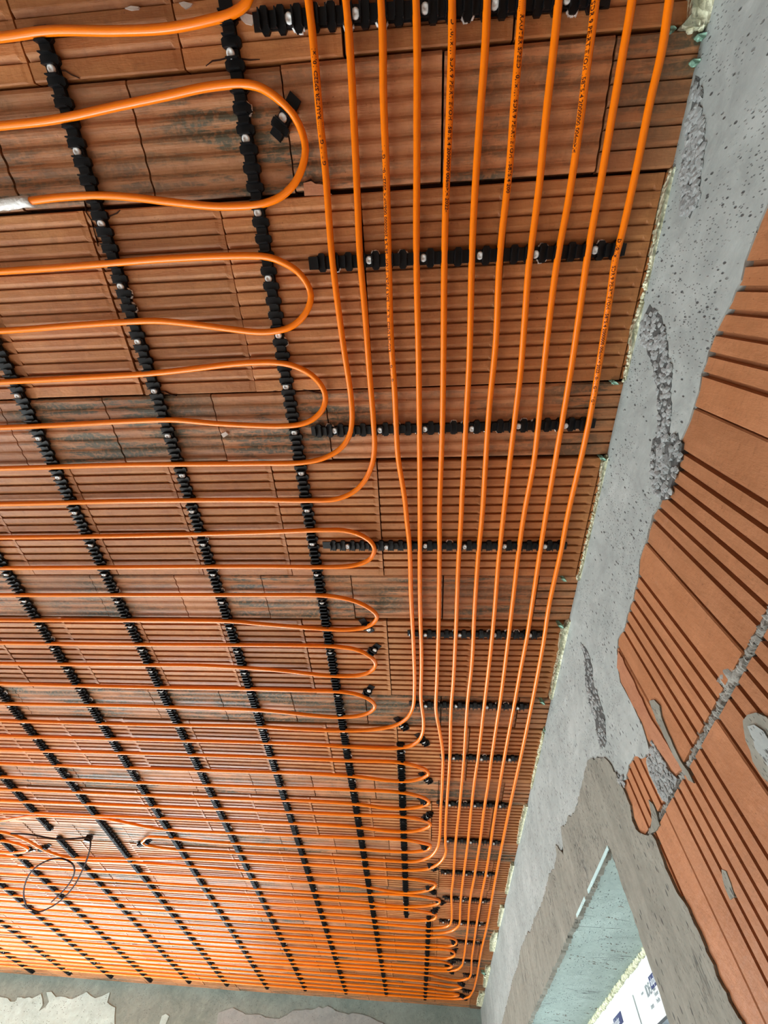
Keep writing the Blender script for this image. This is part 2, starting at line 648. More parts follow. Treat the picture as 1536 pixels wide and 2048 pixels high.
# wall blocks with six vertical grooves each
def wall_block_mesh(name, w, h, depth=.03):
    g = [.068 + .0277 * k for k in range(6)]
    pr = [(0.0, .002), (.002, 0.0)]
    for y in g:
        pr += [(y - .0035, 0.0), (y - .0028, .009), (y + .0028, .009), (y + .0038, 0.0)]
    pr += [(w - .002, 0.0), (w, .002)]
    pr.insert(2, (.034, 0.0))
    k = len(pr)
    v = [(x, y, 0) for y, x in pr] + [(x, y, h) for y, x in pr]
    f = [(i, i + k, i + k + 1, i + 1) for i in range(k - 1)]
    n = len(v)
    v += [(depth, 0, 0), (depth, w, 0), (depth, 0, h), (depth, w, h)]
    f.append((n, n + 2, k, 0))
    f.append((n + 1, k - 1, 2 * k - 1, n + 3))
    f.append(tuple([n] + list(range(k)) + [n + 1]))
    f.append(tuple([n + 3] + list(range(2 * k - 1, k - 1, -1)) + [n + 2]))
    f.append((n, n + 1, n + 3, n + 2))
    m = bpy.data.meshes.new(name)
    m.from_pydata(v, [], f)
    m.update()
    m.materials.append(MAT['wallblock'])
    return m


wb = [wall_block_mesh('wall_block_a', .2535, .234), wall_block_mesh('wall_block_b', .2515, .233)]
XB = .4205
rw = random.Random(8)
z = HC - .2405 - .236
row = 0
while z > -.05:
    off = .183 if row % 2 == 0 else .049
    y = off - .256 * 9
    while y < 1.10:
        if y > YB - .05:
            m = rw.choice(wb)
            o = link('wall_block', m, None, wall_right)
            o.location = (XB + rw.uniform(-.0012, .0012), y, max(z, 0.0))
            o.rotation_euler = (rw.uniform(-.002, .002), 0, rw.uniform(-.003, .003))
            if row == 0:
                o.scale = (1, 1, 1.12)
            if y + .2535 > 1.118:
                o.scale = (1, (1.118 - y) / .2535, 1.12 if row == 0 else 1)
        y += .256
    z -= .246
    row += 1
# mortar bed joints: lumpy strips
for r_ in range(3):
    zj = HC - .482 - .246 * r_
    b = MB()
    yy = -.2 if r_ == 0 else .2
    k = 0
    while yy < .93:
        rr_ = rw.uniform(.0045, .0075)
        b.lump((XB + .004, yy, zj + rw.uniform(-.002, .002)), rr_, k + 100 * r_, .9)
        yy += rr_ * .8
        k += 1
    link('mortar_joint', b.mesh('mortar_joint'), MAT['mortar'], wall_right, kind='stuff')
b = MB()
for u, v, r in ((1470, 1345, .016), (1462, 1352, .018), (1455, 1362, .017), (1464, 1333, .013), (1448, 1372, .014), (1440, 1380, .013), (1446, 1366, .012),
                (1495, 1304, .007), (1500, 1306, .006), (1424, 1432, .008), (1410, 1452, .008), (1400, 1470, .007)):
    p = on_x(u, v, XB + .004)
    b.lump((p.x, p.y, p.z), r, int(u), .38)
link('mortar_squeeze', b.mesh('mortar_squeeze', True), MAT['mortar'], wall_right)

# ring beam with the concrete that ran down beside the block
B = []
B += [(YB, HC), (YF - .002, HC), (YF - .002, HC - .27), (1.14, HC - .275)]
B += wp([(1225, 1600), (1240, 1570), (1252, 1559), (1257, 1531), (1268, 1512), (1282, 1516), (1300, 1506), (1290, 1468), (1276, 1432), (1256, 1395),
         (1241, 1365), (1235, 1335), (1233, 1300), (1236, 1280), (1250, 1255), (1255, 1230), (1262, 1210), (1272, 1175), (1276, 1150), (1280, 1120),
         (1288, 1090), (1297, 1062), (1305, 1030), (1318, 1010), (1330, 975), (1345, 935), (1362, 880), (1380, 840), (1392, 800), (1404, 745),
         (1418, 700), (1432, 665), (1445, 632), (1462, 600), (1482, 560), (1490, 520), (1500, 490), (1518, 450), (1536, 405)])
B += [(-.25, HC - .246), (YB, HC - .245)]
plate('ring_beam', B, XR, .45, 'x', MAT['concrete'], wall_right, .0022, .012, 3)

# broken clay face beside the spill, with the thin crack shell
plate('broken_clay_face', wp([(1237, 1302), (1246, 1318), (1262, 1350), (1285, 1398), (1305, 1440), (1330, 1478), (1352, 1515), (1368, 1538), (1352, 1545),
                              (1338, 1530), (1318, 1500), (1300, 1476), (1284, 1440), (1262, 1402), (1246, 1368), (1236, 1335)], .4185),
      .4170, .44, 'x', MAT['fracture'], wall_right, .002, .010, 4)
plate('mortar_smear', wp([(1298, 1402), (1308, 1400), (1318, 1412), (1322, 1432), (1330, 1455), (1345, 1490), (1360, 1520), (1376, 1545), (1386, 1566), (1376, 1560),
                          (1362, 1538), (1345, 1508), (1328, 1475), (1312, 1440)], .4165), .4168, .43, 'x', MAT['plaster'], wall_right, .0012, .008, 5)
plate('mortar_smear', wp([(1296, 1600), (1304, 1608), (1312, 1630), (1318, 1652), (1308, 1664), (1298, 1668), (1302, 1640)], .4165), .4178, .43, 'x', MAT['plaster'], wall_right, .0015, .008, 6)
plate('mortar_smear', wp([(1482, 1440), (1492, 1426), (1510, 1424), (1530, 1436), (1550, 1460), (1580, 1600), (1550, 1585), (1522, 1552), (1502, 1520), (1490, 1480)], .4165), .4172, .43, 'x', MAT['plaster'], wall_right, .0022, .010, 7)
plate('mortar_smear', wp([(1496, 1456), (1508, 1452), (1524, 1462), (1545, 1490), (1560, 1560), (1535, 1535), (1512, 1500)], .4150), .4150, .42, 'x', MAT['concrete'], wall_right, .002, .010, 8)
plate('mortar_smear', wp([(1440, 1738), (1450, 1745), (1466, 1790), (1458, 1800), (1446, 1775)], .4165), .4180, .43, 'x', MAT['plaster'], wall_right, .0015, .010, 9)

# rough rubble tongue
tongue = wp([(1302, 1478), (1318, 1508), (1336, 1536), (1352, 1556), (1350, 1572), (1338, 1590), (1330, 1604), (1318, 1592), (1306, 1566), (1294, 1540), (1290, 1522), (1300, 1508)], .416)
plate('concrete_spill', tongue, .4165, .43, 'x', MAT['rubble'], wall_right, .003, .008, 10)


def in_poly(p, poly):
    c = False
    n = len(poly)
    for i in range(n):
        a, b = poly[i], poly[(i + 1) % n]
        if (a[1] > p[1]) != (b[1] > p[1]) and p[0] < (b[0] - a[0]) * (p[1] - a[1]) / (b[1] - a[1]) + a[0]:
            c = not c
    return c


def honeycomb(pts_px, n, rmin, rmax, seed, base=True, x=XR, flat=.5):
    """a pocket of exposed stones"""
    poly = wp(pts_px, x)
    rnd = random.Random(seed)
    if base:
        plate('honeycomb_shade_sheet', poly, x - .0006, x + .01, 'x', MAT['rubbleshade'], wall_right, .004, .008, seed)  # dark sheet under the stones, painted shade of the gaps
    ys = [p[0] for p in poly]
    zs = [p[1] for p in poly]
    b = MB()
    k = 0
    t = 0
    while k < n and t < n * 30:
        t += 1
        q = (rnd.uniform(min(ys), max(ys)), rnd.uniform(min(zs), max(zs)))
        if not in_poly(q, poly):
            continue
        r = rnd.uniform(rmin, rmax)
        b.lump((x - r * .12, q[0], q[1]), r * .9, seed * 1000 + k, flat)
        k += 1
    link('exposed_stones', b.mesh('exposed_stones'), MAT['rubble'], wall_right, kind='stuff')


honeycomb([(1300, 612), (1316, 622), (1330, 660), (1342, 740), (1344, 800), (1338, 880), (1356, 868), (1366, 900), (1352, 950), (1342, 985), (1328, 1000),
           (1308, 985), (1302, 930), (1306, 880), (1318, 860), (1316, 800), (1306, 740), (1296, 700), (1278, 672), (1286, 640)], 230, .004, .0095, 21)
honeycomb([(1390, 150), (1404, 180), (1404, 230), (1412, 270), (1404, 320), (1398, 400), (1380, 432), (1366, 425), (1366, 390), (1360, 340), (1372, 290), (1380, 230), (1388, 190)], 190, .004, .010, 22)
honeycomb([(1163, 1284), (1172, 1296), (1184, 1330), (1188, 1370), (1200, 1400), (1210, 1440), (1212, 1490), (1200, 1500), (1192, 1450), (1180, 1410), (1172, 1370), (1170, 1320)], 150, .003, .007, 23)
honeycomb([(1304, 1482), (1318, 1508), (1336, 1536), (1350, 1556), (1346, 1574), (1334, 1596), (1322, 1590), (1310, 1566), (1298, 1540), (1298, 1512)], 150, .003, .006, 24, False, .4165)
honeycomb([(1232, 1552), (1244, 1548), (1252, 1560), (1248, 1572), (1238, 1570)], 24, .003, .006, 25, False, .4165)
# big stones at the beam edge
b = MB()
for u, v, r in ((1326, 905, .022), (1334, 925, .020), (1318, 890, .014), (1322, 945, .013), (1340, 955, .012), (1350, 340, .010), (1375, 300, .011), (1384, 260, .010)):
    p = on_x(u, v, XR + .004)
    b.lump((p.x, p.y, p.z), r, int(u + v), .45)
link('exposed_stone', b.mesh('exposed_stone'), MAT['rubble'], wall_right)

# brown-grey plaster round the window opening
P_ = wp([(1185, 1518), (1196, 1516), (1208, 1518), (1222, 1531), (1236, 1557), (1245, 1578), (1259, 1607), (1264, 1640), (1273, 1661), (1291, 1671), (1304, 1668),
         (1319, 1704), (1331, 1739), (1351, 1784), (1374, 1816), (1407, 1889), (1441, 1969), (1484, 2048)], .415)
P_ += [(.885, .9), (.885, .002), (1.118, .002)]
P_ += [(1.116, HC - .6)] + [(1.116, HC - .421)]
P_ += [(1.36, HC - .422), (1.82, HC - .422), (2.6, HC - .422), (3.45, HC - .422), (3.45, .002), (YF - .004, .002), (YF - .004, HC - .25)]
P_ += wp([(1005, 2040), (1018, 1990), (1024, 1962), (1036, 1930), (1041, 1898), (1055, 1864), (1060, 1866), (1068, 1838), (1080, 1814), (1088, 1792), (1098, 1748),
          (1108, 1735), (1113, 1712), (1111, 1690), (1120, 1700), (1127, 1712), (1124, 1680), (1121, 1655), (1130, 1650), (1137, 1632), (1142, 1634), (1154, 1611),
          (1158, 1590), (1162, 1572), (1170, 1540), (1176, 1522)], .415)
plate('plaster_coat', P_, .4150, .43, 'x', MAT['plaster'], wall_right, .0035, .009, 12)
# soffit and jamb of the opening
SZ = HC - .418
boxes('soffit_plaster', [((.4165, 1.12, SZ), (.655, 3.45, SZ + .02))], MAT['daylitplaster'], wall_right)
boxes('jamb_plaster', [((.4165, 1.10, .95), (.80, 1.1165, SZ + .01)), ((.4165, 3.44, .95), (.80, 3.46, SZ))], MAT['daylitplaster'], wall_right)
boxes('corner_bead', [((.4142, 1.122, SZ - .0060), (.4160, 1.36, SZ + .001)), ((.4142, 1.40, SZ - .0058), (.4158, 1.52, SZ + .001))], MAT['farpatch'], wall_right)
# ragged mortar ridges on the soffit
b = MB()
rs = random.Random(77)
for k in range(26):
    x0, y0 = rs.uniform(.43, .60), rs.uniform(1.32, 2.7)
    ln = rs.uniform(.02, .10)
    for j in range(int(ln / .005)):
        if rs.random() < .45:
            b.lump((x0 + j * .005, y0 + .3 * j * .005 + rs.uniform(-.004, .004), SZ + .001), rs.uniform(.0012, .0032), k * 50 + j, 1.4)
link('plaster_ridges', b.mesh('plaster_ridges'), MAT['mortar'], wall_right, kind='stuff')

# window_1: white frame, sash rebate, film with print, glass
XW1 = .652
w1 = structure(link('window_1', None, loc=(XW1, 1.12, .95)))
wy0, wy1, wz0, wz1 = 1.12, 3.44, .95, SZ - .004


def wbox(name, lst, mat, parent=w1, **kw):
    b = MB()
    for a, c in lst:
        b.box((a[0] - XW1, a[1] - 1.12, a[2] - .95), (c[0] - XW1, c[1] - 1.12, c[2] - .95))
    return link(name, b.mesh(name), mat, parent, **kw)


fr = wbox('window_frame', [((XW1, wy0, wz1 - .068), (XW1 + .07, wy1, wz1)), ((XW1, wy0, wz0), (XW1 + .07, wy0 + .068, wz1 - .068)),
                           ((XW1, wy1 - .068, wz0), (XW1 + .07, wy1, wz1 - .068)), ((XW1, wy0 + .068, wz0), (XW1 + .07, wy1 - .068, wz0 + .068))], MAT['pvc'])
ym = 1.93
sashes = []
for a, c in ((wy0 + .05, ym), (ym + .012, wy1 - .05)):
    z1s = wz1 - .046
    sashes.append(wbox('window_sash', [((XW1 - .014, a, z1s - .078), (XW1 + .05, c, z1s)), ((XW1 - .014, a, wz0 + .04), (XW1 + .05, a + .078, z1s - .078)),
                                       ((XW1 - .014, c - .078, wz0 + .04), (XW1 + .05, c, z1s - .078)), ((XW1 - .014, a + .078, wz0 + .04), (XW1 + .05, c - .078, wz0 + .118))], MAT['film']))
    wbox('gasket', [((XW1 - .0145, a + .074, z1s - .084), (XW1 + .01, c - .074, z1s - .0785))], MAT['gasket'])
    wbox('glass_pane', [((XW1 + .012, a + .07, wz0 + .11), (XW1 + .018, c - .07, z1s - .07))], MAT['glass'])
wbox('gasket', [((XW1 - .004, ym + .001, wz0 + .05), (XW1 + .02, ym + .011, wz1 - .05))], MAT['gasket'])


def text_mesh(body, size, spacing=1.0):
    c = bpy.data.curves.new('lettering', 'FONT')
    c.body = body
    c.size = size
    c.space_character = spacing
    c.resolution_u = 2
    c.offset = size * .02
    o = bpy.data.objects.new('lettering', c)
    COL.objects.link(o)
    dg = bpy.context.evaluated_depsgraph_get()
    m = bpy.data.meshes.new_from_object(o.evaluated_get(dg))
    bpy.data.objects.remove(o)
    m.materials.clear()
    return m


def sash_print(y0, zc, body, size, mat, parent, rot=False, x=XW1 - .0147):
    m = text_mesh(body, size)
    for v in m.vertices:
        tx, ty = v.co.x, v.co.y
        # read from inside the room: the room side looks towards +X, so +Y is to the left
        if rot:
            tx, ty = ty, -tx
        v.co = Vector((x - XW1, y0 - tx - 1.12, zc + ty - .95))
    m.update()
    return link('printed_text', m, mat, parent)


zp = wz1 - .046
for (ya, yb, par) in ((1.50, 1.66, sashes[0]), (1.84, 1.91, sashes[0]), (2.16, 2.25, sashes[1])):
    pass
# blue stickers with pale lettering and lines of grey print on the sash film
for yc, w_, par in ((1.705, .105, sashes[0]), (2.155, .105, sashes[1]), (2.60, .105, sashes[1]), (1.33, .105, sashes[0])):
    wbox('blue_sticker', [((XW1 - .0152, yc - w_ / 2, zp - .026), (XW1 - .0135, yc + w_ / 2, zp - .003))], MAT['blue'], par)
    sash_print(yc + w_ / 2 - .006, zp - .021, 'aluplast', .021, MAT['white'], par, x=XW1 - .0157)
    sash_print(yc + w_ / 2 - .004, zp - .040, 'Fenster', .011, MAT['grey'], par)
    sash_print(yc + w_ / 2 - .004, zp - .052, 'Profile', .011, MAT['grey'], par)
    wbox('blue_stripe', [((XW1 - .0150, yc - .10, zp - .066), (XW1 - .0135, yc - .01, zp - .060))], MAT['blue'], par)
    sash_print(yc + w_ / 2 + .055, zp - .030, 'IDEAL', .030, MAT['grey'], par)
    sash_print(yc + w_ / 2 + .055, zp - .052, 'innen', .013, MAT['grey'], par)
    sash_print(yc + w_ / 2 + .10, zp - .018, 'www', .010, MAT['grey'], par)
# foam along the top of the frame
b = MB()
y = 1.13
k = 0
while y < 3.4:
    r = rs.uniform(.004, .010)
    b.lump((XW1 - .004 + rs.uniform(-.004, .003), y, SZ - .002), r, 400 + k, 1.0)
    y += r * .75
    k += 1
link('foam_line', b.mesh('foam_line', True), MAT['foam'], wall_right)

# foam bead in the seam between ceiling and beam, one lump of foam per block row
XS = .4135


def foam_bead(px_pts, name='foam_bead', mat='foam', seed=0, rmul=1.0):
    """px_pts: (u, v, half width) along the seam"""
    b = MB()
    rnd = random.Random(seed)
    P = [(on_z(u, v, HC - .004), w) for u, v, w in px_pts]
    k = 0
    for (a, wa), (c, wc) in zip(P[:-1], P[1:]):
        d = (c - a).length
        n = max(2, int(d / .0045))
        for j in range(n):
            t = (j + rnd.random()) / n
            w = wa + (wc - wa) * t
            p = a.lerp(c, t)
            for q in range(2):
                r = rnd.uniform(.20, .50) * w * rmul
                x = p.x + rnd.uniform(-.75, .75) * w
                b.lump((min(x, XR - .002), p.y, HC - .002 + rnd.uniform(-.004, .002)), max(r, .0025), seed * 999 + k, 1)
                k += 1
    # firm core of the bead
    core = []
    for p, w in P:
        core.append((p.x - w * .95, p.y))
    for p, w in reversed(P):
        core.append((min(p.x + w, XR + .004), p.y))
    q = rough_poly(core, rnd, .01, .002)
    tri = tessellate_polygon([[Vector((x, y, 0)) for x, y in q]])
    n = len(b.v)
    kk = len(q)
    b.v += [(x, y, HC - .011) for x, y in q] + [(x, y, HC + .008) for x, y in q]
    b.f += [tuple(n + i for i in t) for t in tri]
    b.f += [(n + i, n + (i + 1) % kk, n + kk + (i + 1) % kk, n + kk + i) for i in range(kk)]
    return link(name, b.mesh(name, True), MAT[mat], wall_right)


foam_bead([(1402, -60, .016), (1404, 0, .018), (1400, 30, .016), (1388, 52, .020), (1378, 60, .010)], seed=1)
foam_bead([(1350, 335, .006), (1342, 370, .011), (1332, 430, .011), (1318, 480, .009), (1306, 540, .008), (1296, 600, .008), (1284, 640, .015), (1276, 665, .013), (1268, 700, .007), (1258, 745, .007), (1256, 765, .006)], seed=2)
foam_bead([(1222, 910, .006), (1212, 925, .011), (1206, 960, .007), (1196, 1010, .006), (1188, 1050, .008), (1176, 1100, .009), (1168, 1135, .008), (1158, 1158, .007)], seed=3)
foam_bead([(1142, 1240, .006), (1132, 1260, .014), (1124, 1300, .010), (1114, 1350, .010), (1104, 1395, .007)], seed=4)
foam_bead([(1094, 1465, .012), (1084, 1510, .012), (1074, 1550, .011), (1066, 1575, .008)], seed=5)
foam_bead([(1056, 1610, .014), (1046, 1645, .014), (1038, 1685, .010)], seed=6)
foam_bead([(1028, 1728, .014), (1022, 1755, .014), (1014, 1785, .010)], seed=7)
foam_bead([(1006, 1812, .016), (1002, 1835, .014), (998, 1850, .010)], seed=8)
foam_bead([(992, 1862, .010), (986, 1880, .018), (984, 1900, .016)], seed=9)
foam_bead([(978, 1932, .022), (974, 1955, .022), (970, 1972, .014)], seed=10)
foam_bead([(966, 1984, .026), (962, 2000, .026), (958, 2010, .02)], seed=11)
for i, (u, v, w) in enumerate(((1395, 125, .009), (1403, 75, .007), (1228, 765, .004), (1204, 916, .004), (1126, 1157, .004), (1120, 1250, .005), (1084, 1403, .004), (1093, 1460, .004), (1340, 60, .004), (968, 1945, .01))):
    foam_bead([(u - 3, v - 3, w), (u, v, w * 1.2), (u + 3, v + 3, w)], 'green_foam_crumb', 'greenfoam', 30 + i, .8)

# ------------------------------------------------------------------ far wall coats


def fp(lst, y=YF):
    r = []
    for u, v in lst:
        p = on_y(u, v, y)
        r.append((p.x, p.z))
    return r


F1 = [(XL + .01, HC - .13)] + fp([(-60, 1988), (0, 1993), (29, 2006), (38, 1993), (66, 1998), (84, 1987), (86, 2010), (80, 2022), (92, 2014), (98, 2004), (93, 1986), (103, 1985), (113, 1993),
                                  (146, 2000), (160, 1992), (175, 1984), (183, 1992), (190, 1997), (205, 1994), (219, 1986), (216, 2006), (231, 2017), (229, 2048)]) + [(-2.35, 2.18), (XL + .01, 2.18)]
plate('pale_coat', F1, YF - .006, YF + .01, 'y', MAT['farpatch'], wall_far, .006, .03, 31)
plate('grey_coat', fp([(434, 2052), (437, 2028), (452, 2022), (467, 2016), (482, 2026), (503, 2028), (530, 2034), (560, 2036), (585, 2024), (612, 2020), (655, 2014), (690, 2026), (740, 2034), (765, 2046),
                       (770, 2060), (600, 2080), (434, 2070)]), YF - .005, YF + .01, 'y', MAT['farpatch2'], wall_far, .006, .03, 32)
plate('pale_coat', fp([(318, 2052), (324, 2032), (332, 2028), (338, 2032), (330, 2052)]), YF - .005, YF + .01, 'y', MAT['farpatch'], wall_far, .004, .03, 33)

# ------------------------------------------------------------------ orange heating pipes
PR = .0060
ZP = HC - .0130


def W2(lst):
    """pixels or ('w', x, y) world points -> centre line on the pipe plane"""
    out = []
    for q in lst:
        if q[0] == 'w':
            out.append(Vector((q[1], q[2], ZP)))
        else:
            out.append(on_z(q[0], q[1], ZP))
    return out


def catmull(P, step=.008):
    out = []
    n = len(P)
    for i in range(n - 1):
        p1, p2 = P[i], P[i + 1]
        p0 = P[i - 1] if i > 0 else p1 * 2 - p2
        p3 = P[i + 2] if i + 2 < n else p2 * 2 - p1
        d01 = max((p1 - p0).length ** .5, 1e-4)
        d12 = max((p2 - p1).length ** .5, 1e-4)
        d23 = max((p3 - p2).length ** .5, 1e-4)
        t0, t1 = 0.0, d01
        t2 = t1 + d12
        t3 = t2 + d23
        L = (p2 - p1).length
        k = max(1, min(14, int(L / step)))
        for j in range(k):
            t = t1 + (t2 - t1) * j / k
            a1 = p0 * ((t1 - t) / (t1 - t0)) + p1 * ((t - t0) / (t1 - t0))
            a2 = p1 * ((t2 - t) / (t2 - t1)) + p2 * ((t - t1) / (t2 - t1))
            a3 = p2 * ((t3 - t) / (t3 - t2)) + p3 * ((t - t2) / (t3 - t2))
            b1 = a1 * ((t2 - t) / (t2 - t0)) + a2 * ((t - t0) / (t2 - t0))
            b2 = a2 * ((t3 - t) / (t3 - t1)) + a3 * ((t - t1) / (t3 - t1))
            out.append(b1 * ((t2 - t) / (t2 - t1)) + b2 * ((t - t1) / (t2 - t1)))
    out.append(P[-1])
    return out


def tube(path, r, sides=12, cap=True, up=Vector((0, 0, 1))):
    v, f = [], []
    n = len(path)
    prev = None
    for i, p in enumerate(path):
        t = (path[min(i + 1, n - 1)] - path[max(i - 1, 0)]).normalized()
        if prev is None:
            s = t.cross(up)
            if s.length < 1e-3:
                s = t.cross(Vector((1, 0, 0)))
            s.normalize()
        else:
            s = (prev - t * prev.dot(t)).normalized()
        prev = s
        q = s.cross(t)
        for k in range(sides):
            a = 2 * PI * k / sides
            v.append(tuple(p + s * (math.cos(a) * r) + q * (math.sin(a) * r)))
    for i in range(n - 1):
        for k in range(sides):
            a = i * sides + k
            b_ = i * sides + (k + 1) % sides
            f.append((a, b_, b_ + sides, a + sides))
    if cap:
        f.append(tuple(reversed(range(sides))))
        f.append(tuple((n - 1) * sides + k for k in range(sides)))
    return v, f


def yrow(i):
    """height of field row i on the ceiling (they sit 10 cm apart in the rail clips)"""
    return -.26 + .1008 * (i - 1) if i <= 36 else 3.268 + .0940 * (i - 36)


XT = -4.35


def uturn(ya, yb):
    return [('w', XT + .06, ya), ('w', XT + .012, ya + (yb - ya) * .14), ('w', XT - .01, (ya + yb) / 2), ('w', XT + .012, yb - (yb - ya) * .14), ('w', XT + .06, yb)]


def left(i, first=False):
    y = yrow(i)
    return [('w', XT + .10, y), ('w', -3.4, y), ('w', -2.6, y)] if i > 26 else [('w', XT + .10, y), ('w', -2.9, y)]


def rv(l):
    return list(reversed(l))


R = {}
# near rows: pixel centre lines measured from the photograph, left to right
R[0] = [(0, 75), (100, 62), (233, 62), (333, 57), (417, 41), (467, 26), (493, 7), (501, -10)]
R[1] = [(0, 252), (117, 238), (233, 213), (333, 192), (417, 174), (483, 168), (512, 172), (532, 181), (562, 203), (589, 233), (605, 267), (611, 300)]
R[2] = [(0, 408), (60, 402), (117, 395), (200, 391), (267, 395), (333, 403), (433, 413), (490, 412), (512, 410), (532, 406), (562, 393), (589, 367), (605, 333)]
R[3] = [(0, 543), (217, 527), (300, 520), (433, 513), (512, 512), (535, 514), (562, 523), (595, 543), (615, 569), (622, 592)]
R[4] = [(0, 662), (133, 652), (233, 645), (317, 642), (383, 648), (467, 659), (512, 664), (545, 663), (579, 655), (602, 638), (617, 615)]
R[5] = [(0, 764), (167, 755), (300, 747), (400, 736), (467, 728), (512, 725), (550, 725), (585, 731), (622, 749), (645, 775), (651, 795)]
R[6] = [(0, 855), (100, 851), (267, 842), (350, 840), (433, 847), (512, 851), (562, 852), (599, 849), (625, 839), (645, 819)]
R[7] = [(0, 937), (233, 930), (512, 927), (605, 925)]
R[8] = [(0, 1008), (267, 1002), (512, 1000), (612, 1001)]
R[9] = [(0, 1075), (233, 1072), (512, 1065), (645, 1060), (689, 1061), (719, 1069), (742, 1084), (749, 1099)]
R[10] = [(0, 1136), (512, 1133), (645, 1134), (699, 1132), (725, 1126), (742, 1116)]
R[11] = [(0, 1190), (512, 1190), (645, 1191), (685, 1196), (719, 1206), (745, 1221), (754, 1232)]
R[12] = [(0, 1240), (367, 1241), (467, 1243), (512, 1247), (595, 1254), (652, 1258), (699, 1259), (732, 1254), (749, 1244)]
R[13] = [(0, 1286), (267, 1289), (512, 1290), (612, 1291), (672, 1293), (712, 1299), (739, 1312), (751, 1326)]
R[14] = [(0, 1327), (300, 1330), (400, 1331), (512, 1337), (562, 1341), (645, 1350), (685, 1352), (725, 1349), (745, 1340)]
R[15] = [(0, 1367), (267, 1374), (512, 1378), (612, 1381), (679, 1383), (719, 1390), (742, 1401), (750, 1412)]
R[16] = [(0, 1407), (267, 1412), (400, 1416), (512, 1420), (562, 1424), (629, 1431), (679, 1434), (719, 1431), (742, 1423)]
R[17] = [(0, 1441), (267, 1449), (512, 1453), (595, 1458), (679, 1461)]
R[18] = [(0, 1472), (267, 1479), (512, 1485), (645, 1490), (712, 1494)]
R[19] = [(512, 1514), (700, 1521), (780, 1523), (807, 1526), (835, 1533), (852, 1540)]
R[20] = [(512, 1544), (600, 1546), (712, 1553), (778, 1561), (817, 1562), (842, 1557), (857, 1548)]
R[21] = [(512, 1574), (695, 1579), (795, 1584), (830, 1590), (852, 1598)]
R[22] = [(512, 1599), (600, 1601), (712, 1608), (775, 1616), (810, 1617), (845, 1612), (858, 1605)]
R[23] = [(512, 1621), (745, 1631), (805, 1633), (840, 1639), (858, 1645)]
R[24] = [(512, 1644), (620, 1648), (712, 1654), (780, 1662), (819, 1663), (848, 1658), (861, 1650)]
R[25] = [(0, 1641), (30, 1637), (68, 1632), (130, 1633), (187, 1635), (215, 1638), (260, 1647), (300, 1655), (340, 1660), (512, 1668), (700, 1675), (812, 1680), (845, 1686), (861, 1691)]
R[26] = [(288, 1681), (291, 1677), (300, 1674), (330, 1675), (367, 1679), (440, 1685), (512, 1689), (712, 1698), (790, 1703), (832, 1703), (855, 1699)]
R[27] = [(284, 1684), (290, 1689), (300, 1692), (350, 1699), (400, 1702), (512, 1708), (712, 1717), (772, 1721)]
R[28] = [(0, 1664), (20, 1668), (50, 1679), (83, 1697), (110, 1708), (133, 1714), (167, 1716), (283, 1718), (367, 1718), (512, 1724), (712, 1734), (805, 1740)]
RLA = [(0, 1681), (20, 1684), (42, 1690), (54, 1696)]
RLB = [(0, 1704), (28, 1705), (46, 1704), (55, 1700)]
R[29] = [(140, 1720), (300, 1727), (512, 1743), (712, 1753), (812, 1757), (850, 1762), (871, 1768)]
R[30] = [(512, 1759), (712, 1771), (779, 1782), (812, 1785), (845, 1783), (866, 1776)]
R[31] = [(512, 1778), (712, 1788), (779, 1788), (829, 1791), (862, 1796), (879, 1801)]
R[32] = [(512, 1791), (712, 1803), (780, 1811), (812, 1813), (859, 1811), (876, 1807)]
R[33] = [(512, 1806), (712, 1816), (812, 1819), (850, 1824), (872, 1830)]
R[34] = [(512, 1819), (712, 1832), (790, 1839), (845, 1841), (868, 1838)]
R[35] = [(712, 1844), (760, 1848), (828, 1853), (862, 1856)]
R[36] = [(712, 1857), (760, 1860), (828, 1864), (870, 1866)]
R[37] = [(811, 1874.7), (862, 1875), (887, 1874), (906, 1877), (913, 1882)]
R[38] = [(811, 1887), (862, 1889.5), (879, 1891), (899, 1892), (911, 1888.5)]
R[39] = [(811, 1896), (862, 1898), (889, 1899), (904, 1902), (910, 1907)]
R[40] = [(811, 1911), (862, 1914.5), (892, 1916.7), (906, 1913.5)]
R[41] = [(862, 1922), (886, 1924), (899, 1927.8), (905, 1931.5)]
R[42] = [(862, 1934), (886, 1936), (900, 1935.5)]
R[43] = [(862, 1941), (879, 1941.5)]
R[44] = [(855, 1950), (879, 1955), (908, 1960.4)]
R[45] = [(862, 1964), (896, 1969), (918, 1971.5), (924, 1973.5)]
R[46] = [(855, 1972.5), (879, 1976), (904, 1979), (919, 1977)]
R[47] = [(862, 1982), (896, 1986), (911, 1987.6), (918, 1989.3)]
R[48] = [(862, 1989), (896, 1992), (911, 1992)]
R[49] = [(845, 1995), (879, 1996.6)]

TOP = -.95


def top(x):
    return [('w', x, TOP)]


